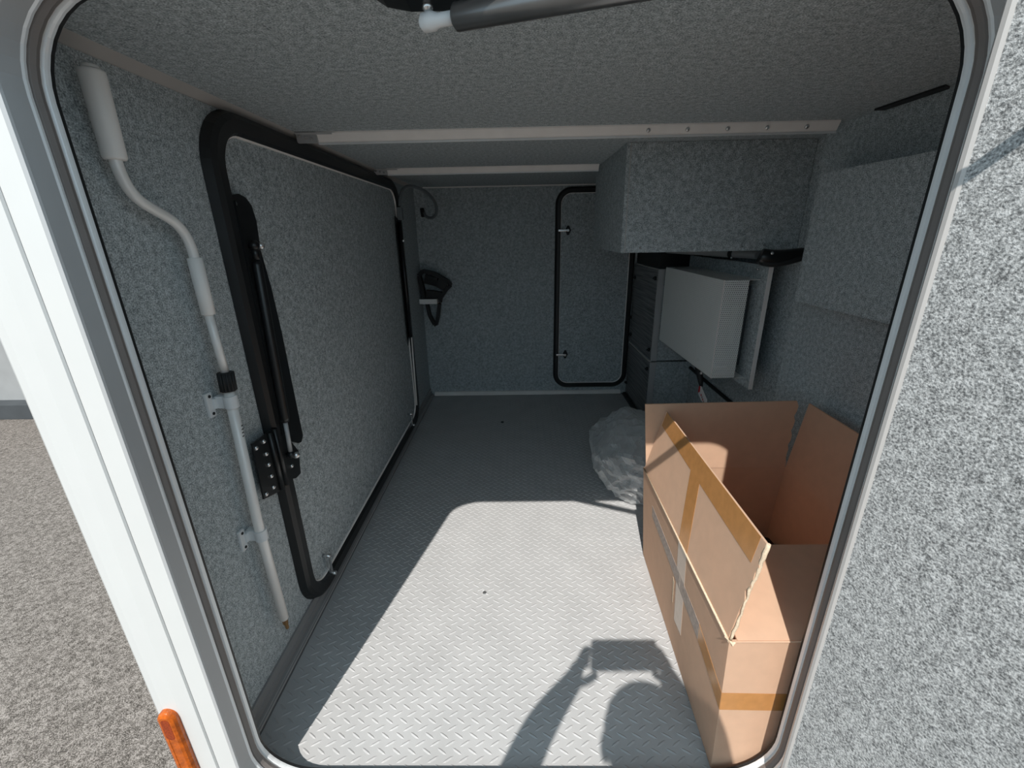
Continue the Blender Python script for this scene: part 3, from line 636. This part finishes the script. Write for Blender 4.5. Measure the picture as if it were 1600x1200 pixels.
# tape on the left flap (outside face): along its free edge and a strip across
def on(a, c, d, e, s, t): return (a.lerp(c, s)).lerp(e.lerp(d, s), t)
fa, fc, fd, fe = up(NL, .001, .006, H+.001), up(FL, .001, -.006, H+.001), up(FL, .042, -.020, H+.188), up(NL, .031, .006, H+.198)
def strip(name, st4, m_, parent, surf=None):
    surf = surf or (lambda s_, t_: on(fa, fc, fd, fe, s_, t_))
    off = Vector((-.0006, 0, .0002)); N = 12; vs = []; q = [Vector((s_, t_, 0)) for s_, t_ in st4]
    for i in range(N+1):
        for k in range(N+1):
            w = q[0].lerp(q[1], i/N).lerp(q[3].lerp(q[2], i/N), k/N); vs.append(surf(w.x, w.y)+off)
    m0 = len(vs); vs += [v+Vector((.0005, 0, 0)) for v in vs]; fs = []
    for i in range(N):
        for k in range(N):
            a = i*(N+1)+k; fs += [(a, a+1, a+N+2, a+N+1), (m0+a, m0+a+N+1, m0+a+N+2, m0+a+1)]
    for i in range(N):
        a, c = i, N*(N+1)+i; fs += [(a, m0+a, m0+a+1, a+1), (c, c+1, m0+c+1, m0+c)]
        a, c = i*(N+1), i*(N+1)+N; fs += [(a, a+N+1, m0+a+N+1, m0+a), (c, m0+c, m0+c+N+1, c+N+1)]
    return B().add(vs, fs).build(name, m_, parent)
strip('edge_tape', [(.03, .74), (.985, .78), (.985, 1.0), (.03, 1.0)], 'tape', lf)
strip('cross_tape', [(.36, .0), (.45, .0), (.555, .77), (.455, .77)], 'tape', lf)
lside = lambda s_, t_: NLb.lerp(FLb, s_).lerp((NL+zt).lerp(FL+zt, s_), t_)
strip('side_tape', [(.0, .50), (.20, .594), (.20, .724), (.0, .63)], 'tape', side_l, lside)
strip('faded_tape', [(.20, .594), (.82, .70), (.82, .81), (.20, .724)], 'grey_ink', side_l, lside)
strip('clear_tape', [(.355, .30), (.44, .28), (.45, .995), (.36, .995)], 'tape_clear', side_l, lside)
b = B(); b.prism([lside(.48, .62)+Vector((-.001, 0, 0)), lside(.472, .40)+Vector((-.001, 0, 0)), lside(.466, .40)+Vector((-.001, 0, 0)), lside(.462, .60)+Vector((-.001, 0, 0))], (-.0006, 0, 0)); b.build('tear', 'kraft_edge', side_l)
B().prism([NLb.lerp(NL+zt, .50)+Vector((0, -.0004, 0)), NRb.lerp(NR+zt, .47)+Vector((0, -.0004, 0)), NRb.lerp(NR+zt, .60)+Vector((0, -.0004, 0)), NLb.lerp(NL+zt, .63)+Vector((0, -.0004, 0))], (0, -.0003, 0)).build('front_tape', 'tape', side_f)
tr = thing('flat_case', (.70, .95, .0066), 'black flat case lying inside the open cardboard box', 'case')
B().box((.63, .93, .0066), (.762, 1.098, .088), .010).build('case_body', 'black_matte', tr)
B().box((.633, .933, .0885), (.759, 1.095, .108), .009).build('case_lid', 'black_matte', tr)

# ------------------------------------------------------------------ crumpled plastic bag
rb = random.Random(21)
def crumple(bm, n_planes, c, rad, hmin, hmax, rip):
    """faceted crumpled film: every direction is cut by random planes, then rippled"""
    pl_ = []
    for _ in range(n_planes):
        d = Vector((rb.gauss(0, 1), rb.gauss(0, 1), rb.gauss(0, 1))).normalized(); pl_.append((d, rb.uniform(hmin, hmax)))
    for v in bm.verts:
        n0 = v.co.normalized(); rr = min([h_/n0.dot(d) for d, h_ in pl_ if n0.dot(d) > .15] + [1.25])
        rid = 1-abs(noise.noise(Vector((n0.x*3.2, n0.y*5.5, n0.z*3.2))+Vector((3, 1, 7))))*2
        rr *= 1+rip*rid+.012*noise.noise(n0*17)
        q = Vector((n0.x*rad[0], n0.y*rad[1], n0.z*rad[2]))*rr
        q.x += .02*n0.y
        q += Vector(c)
        if q.z < .004: q.z = .004+.01*abs(noise.noise(n0*9))
        if q.x > .36 and q.y < 1.16: q.y = 1.16+.01*abs(noise.noise(n0*7))
        v.co = q
bm = bmesh.new(); bmesh.ops.create_icosphere(bm, subdivisions=5, radius=1)
crumple(bm, 46, (.495, 1.630, .105), (.198, .325, .165), .78, 1.02, .085)
me = bpy.data.meshes.new('plastic_bag'); o0 = Vector((.51, 1.69, 0.004))
for v in bm.verts: v.co -= o0
bm.to_mesh(me); bm.free(); me.materials.append(M['film'])
bag = bpy.data.objects.new('plastic_bag', me); COL.objects.link(bag); bag.location = o0; WLOC[bag.name] = o0
tag(bag, 'crumpled clear plastic bag behind the cardboard box', 'bag')
for c_, r_, n_ in (((.485, 1.60, .085), (.13, .20, .105), 26), ((.54, 1.75, .10), (.12, .16, .115), 22)):
    b2 = bmesh.new(); bmesh.ops.create_icosphere(b2, subdivisions=4, radius=1); crumple(b2, n_, c_, r_, .70, 1.0, .12)
    for v in b2.verts: v.co -= o0
    m2 = bpy.data.meshes.new('inner_fold'); b2.to_mesh(m2); b2.free(); m2.materials.append(M['film'])
    f2 = bpy.data.objects.new('inner_fold', m2); COL.objects.link(f2); f2.parent = bag; WLOC[f2.name] = o0
b = B(); b.prism([(.430, 1.47, .045), (.455, 1.45, .040), (.470, 1.46, .070), (.462, 1.48, .088), (.44, 1.485, .075)], (.006, .012, .003)); b.build('label', 'paper', bag)

# ------------------------------------------------------------------ open loading door on the right (door_3)
A = R(22); HP = Vector((.4345, .4775, 0)); DU = Vector((math.sin(A), -math.cos(A), 0)); DN = Vector((-math.cos(A), -math.sin(A), 0))
dp = lambda u, v, w: HP + DU*u + DN*w + Vector((0, 0, v))
d3 = thing('door_3', (HP.x, HP.y, .03), 'open loading hatch door with light grey felt lining', 'hatch door', kind='structure')
LR = (.0, .945, .017, 1.270, .060)
panel((LR[0]+.010, LR[1]-.010, LR[2]+.010, LR[3]-.010, .050), -.004, -.0005, dp).build('felt_lining', 'carpet_door', d3)
band((LR[0]+.010, LR[1]-.010, LR[2]+.010, LR[3]-.010, .050), [(0, -.030), (0, .0), (.003, .0015), (.007, .001), (.010, -.003), (.010, -.030)], dp).build('door_frame', 'door_edge', d3)
panel(LR, -.034, -.030, dp).build('outer_skin', 'white', d3)
panel((LR[0]+.010, LR[1]-.010, LR[2]+.010, LR[3]-.010, .050), -.030, -.004, dp).build('core', 'render', d3)
bk = B()
for v in (.25, .95): bk.cyl(dp(.002, v-.04, -.036), dp(.002, v+.04, -.036), .006, 12)
bk.build('hinge', 'alu', d3)
# gas strut between hatch frame and door
gsx = thing('gas_strut', (.2, .44, 1.2), 'black gas strut across the top of the opening', 'gas strut')
S0, S1 = Vector((-.089, .5450, 1.2085)), Vector((.548, .300, 1.188)); sd = (S1-S0).normalized()
B().tube([S0+sd*.030, S0+sd*.033, S0+sd*.42, S0+sd*.423], [.009, .0122, .0122, .009], 20).build('cylinder', 'strut', gsx)
B().cyl(S0+sd*.42, S1-sd*.02, .0052).build('piston_rod', 'chrome', gsx)
B().tube([S0-sd*.010, S0-sd*.006, S0+sd*.006, S0+sd*.012, S0+sd*.034], [.004, .0085, .0085, .0062, .0062], 14).build('end_socket', 'clip', gsx)
B().sphere(S0+Vector((0, 0, .013)), .0058).cyl(S0+Vector((0, 0, .012)), S0+Vector((0, .003, .026)), .004).cyl(S0+Vector((0, .003, .017)), S0+Vector((0, .003, .024)), .0085, 6).build('ball_stud', 'chrome', gsx)
mb = B(); q = [(-.062, .0), (-.045, -.010), (-.020, -.0145), (.020, -.0145), (.045, -.010), (.062, .0), (.062, .012), (-.062, .012)]
mb.prism([(S0.x+u, .533, 1.2375+v) for u, v in q], (0, .026, 0)).build('mounting_plate', 'black', gsx)
B().cyl(S1-sd*.024, S1, .0065).sphere(S1, .009).build('door_end_socket', 'clip', gsx)
uu = (S1-HP).dot(DU); mbp = B()
mbp.prism([dp(uu-.06, 1.170, 0), dp(uu-.045, 1.162, 0), dp(uu+.045, 1.162, 0), dp(uu+.06, 1.170, 0), dp(uu+.06, 1.204, 0), dp(uu-.06, 1.204, 0)], DN*.012).build('door_plate', 'black', gsx)
B().cyl(S1, S1-DN*((S1-HP).dot(DN)-.010), .005).build('door_ball_stud', 'chrome', gsx)

# ------------------------------------------------------------------ amber side marker on the corner panel
mk = thing('side_marker', (-.580, YW-.006, .20), 'amber side marker lamp on the white corner panel', 'marker lamp')
ax = Vector((.0, 0, 1.0))
band((-.595, -.565, .090, .279, .0148), [(0, YW), (0, YW-.010), (-.002, YW-.0145), (-.006, YW-.0165), (-.010, YW-.0165), (-.010, YW)], fx, smooth=False).build('lens_rim', 'amber', mk)
panel((-.587, -.573, .100, .269, .0065), YW-.004, YW-.0160, fx).build('lens_face', 'amber', mk)
panel((-.5872, -.5728, .222, .2685, .0066), YW-.0158, YW-.0167, fx).build('reflector_field', 'amber_dark', mk)

# ------------------------------------------------------------------ the photographer outside, holding a phone
def skinned(name, verts, edges, mats, parent=None, loc=(0, 0, 0), sub=2, pick=None):
    me = bpy.data.meshes.new(name); o0 = Vector(loc)
    me.from_pydata([(Vector(v[:3])-o0)[:] for v in verts], edges, [])
    o = bpy.data.objects.new(name, me); COL.objects.link(o)
    md = o.modifiers.new('skin', 'SKIN'); md.use_smooth_shade = True; md.branch_smoothing = .6
    for i, v in enumerate(verts):
        r_ = v[3]; sv = me.skin_vertices[0].data[i]; sv.radius = r_ if isinstance(r_, tuple) else (r_, r_)
    me.skin_vertices[0].data[0].use_root = True
    s_ = o.modifiers.new('sub', 'SUBSURF'); s_.levels = sub; s_.render_levels = sub
    dg = bpy.context.evaluated_depsgraph_get(); me2 = bpy.data.meshes.new_from_object(o.evaluated_get(dg))
    o.modifiers.clear(); o.data = me2; bpy.data.meshes.remove(me)
    me2.materials.clear()
    for m_ in mats: me2.materials.append(M[m_])
    for p in me2.polygons:
        p.use_smooth = True
        if pick: p.material_index = pick(p.center+o0)
    if parent is not None: o.parent = parent
    else: o.location = o0
    WLOC[o.name] = o0
    return o
G = -.62
V = [(.06, -.46, .27, .150), (.06, -.47, .45, .135), (.06, -.46, .62, .150), (.06, -.44, .77, .145), (.057, -.40, .86, .065), (.052, -.29, .935, .056), (.05, -.220, .985, (.078, .085)), (.05, -.205, 1.05, (.085, .098)), (.05, -.215, 1.115, (.070, .080)),
     (-.125, -.42, .80, .075), (-.285, -.25, .72, .046), (-.148, -.072, .895, .038), (-.082, -.028, .975, .037),           # left arm 9-12
     (.235, -.42, .80, .075), (.240, -.21, .70, .060), (.180, -.065, .890, .048), (.150, -.030, .972, .036),              # right arm 13-16
     (-.04, -.46, .20, .105), (-.05, -.43, -.14, .068), (-.05, -.47, -.50, .046), (-.05, -.46, G+.055, .044), (-.055, -.34, G+.034, .032),
     (.16, -.46, .20, .105), (.18, -.43, -.14, .068), (.19, -.47, -.50, .046), (.19, -.46, G+.055, .044), (.20, -.34, G+.034, .032)]
E_ = [(0, 1), (1, 2), (2, 3), (3, 4), (4, 5), (5, 6), (6, 7), (7, 8), (3, 9), (9, 10), (10, 11), (11, 12), (3, 13), (13, 14), (14, 15), (15, 16), (0, 17), (17, 18), (18, 19), (19, 20), (20, 21), (0, 22), (22, 23), (23, 24), (24, 25), (25, 26)]
nv = len(V)
def finger(base, pts, r0):
    global V, E_
    k = len(V); prev = base
    for i, p in enumerate(pts): V.append((*p, r0*(1-.12*i))); E_.append((prev, k+i)); prev = k+i
# fingers curl round the two ends of the phone
for i in range(4):
    dz = .060-.018*i
    finger(12, [(-.066, -.024, .965+dz), (-.050, .004, .975+dz), (-.034, .001, .979+dz)], .0095)
    finger(16, [(.146, -.022, .965+dz), (.136, .004, .975+dz), (.122, .002, .979+dz)], .0095)
finger(12, [(-.060, -.045, .985), (-.038, -.042, .997), (-.022, -.036, 1.003)], .0105)
finger(16, [(.138, -.042, .985), (.124, -.040, .997), (.108, -.034, 1.003)], .0105)
def pick(c):
    if c.z < -.54: return 3
    if c.z < .30: return 2
    if c.z > .895 and -.10 < c.x < .16 and c.y < -.12: return 0
    if c.y > -.17 and c.z > .72: return 0
    return 1
person = skinned('person', V, E_, ['skin', 'shirt', 'trousers', 'black_matte'], None, (.06, -.45, G), 2, pick)
tag(person, 'photographer in dark shirt outside the hatch raising a phone with both hands', 'person')
hb_ = B(); hb_.sphere((.05, -.232, 1.075), (.098, .105, .088), u=20, v=12); hb_.build('hair', 'hair', person)
for ex in (.022, .080): B().sphere((ex, -.115, 1.052), .010).build('eye', 'paper', person)
B().tube([(.051, -.112, 1.050), (.051, -.100, 1.026), (.051, -.096, 1.014), (.051, -.112, 1.006)], [.007, .010, .013, .009], 10).build('nose', 'skin', person)
B().tube([(.030, -.125, .985), (.051, -.119, .982), (.072, -.125, .985)], [.003, .006, .003], 8).build('mouth', 'red', person)
for sx in (-1, 1): B().sphere((.05+sx*.090, -.215, 1.035), (.010, .020, .032)).build('ear', 'skin', person)
ph = thing('phone', (.045, -.014, .96), 'black phone held level in the photographer hands', 'phone')
pb = bmesh.new(); bmesh.ops.create_cube(pb, size=1)
PM = Matrix((_r2, _u2, -_f)).transposed().to_4x4(); PM.translation = Vector((.046, 0, 1.0)) - _f*.0185 + _u2*.026
for v in pb.verts: v.co = PM @ Vector((v.co.x*.166, v.co.y*.080, v.co.z*.009))
bmesh.ops.bevel(pb, geom=pb.edges[:], offset=.003, segments=2, affect='EDGES')
pb.verts.index_update()
B().add([v.co[:] for v in pb.verts], [[v.index for v in f.verts] for f in pb.faces]).build('phone_body', 'phone', ph); pb.free()
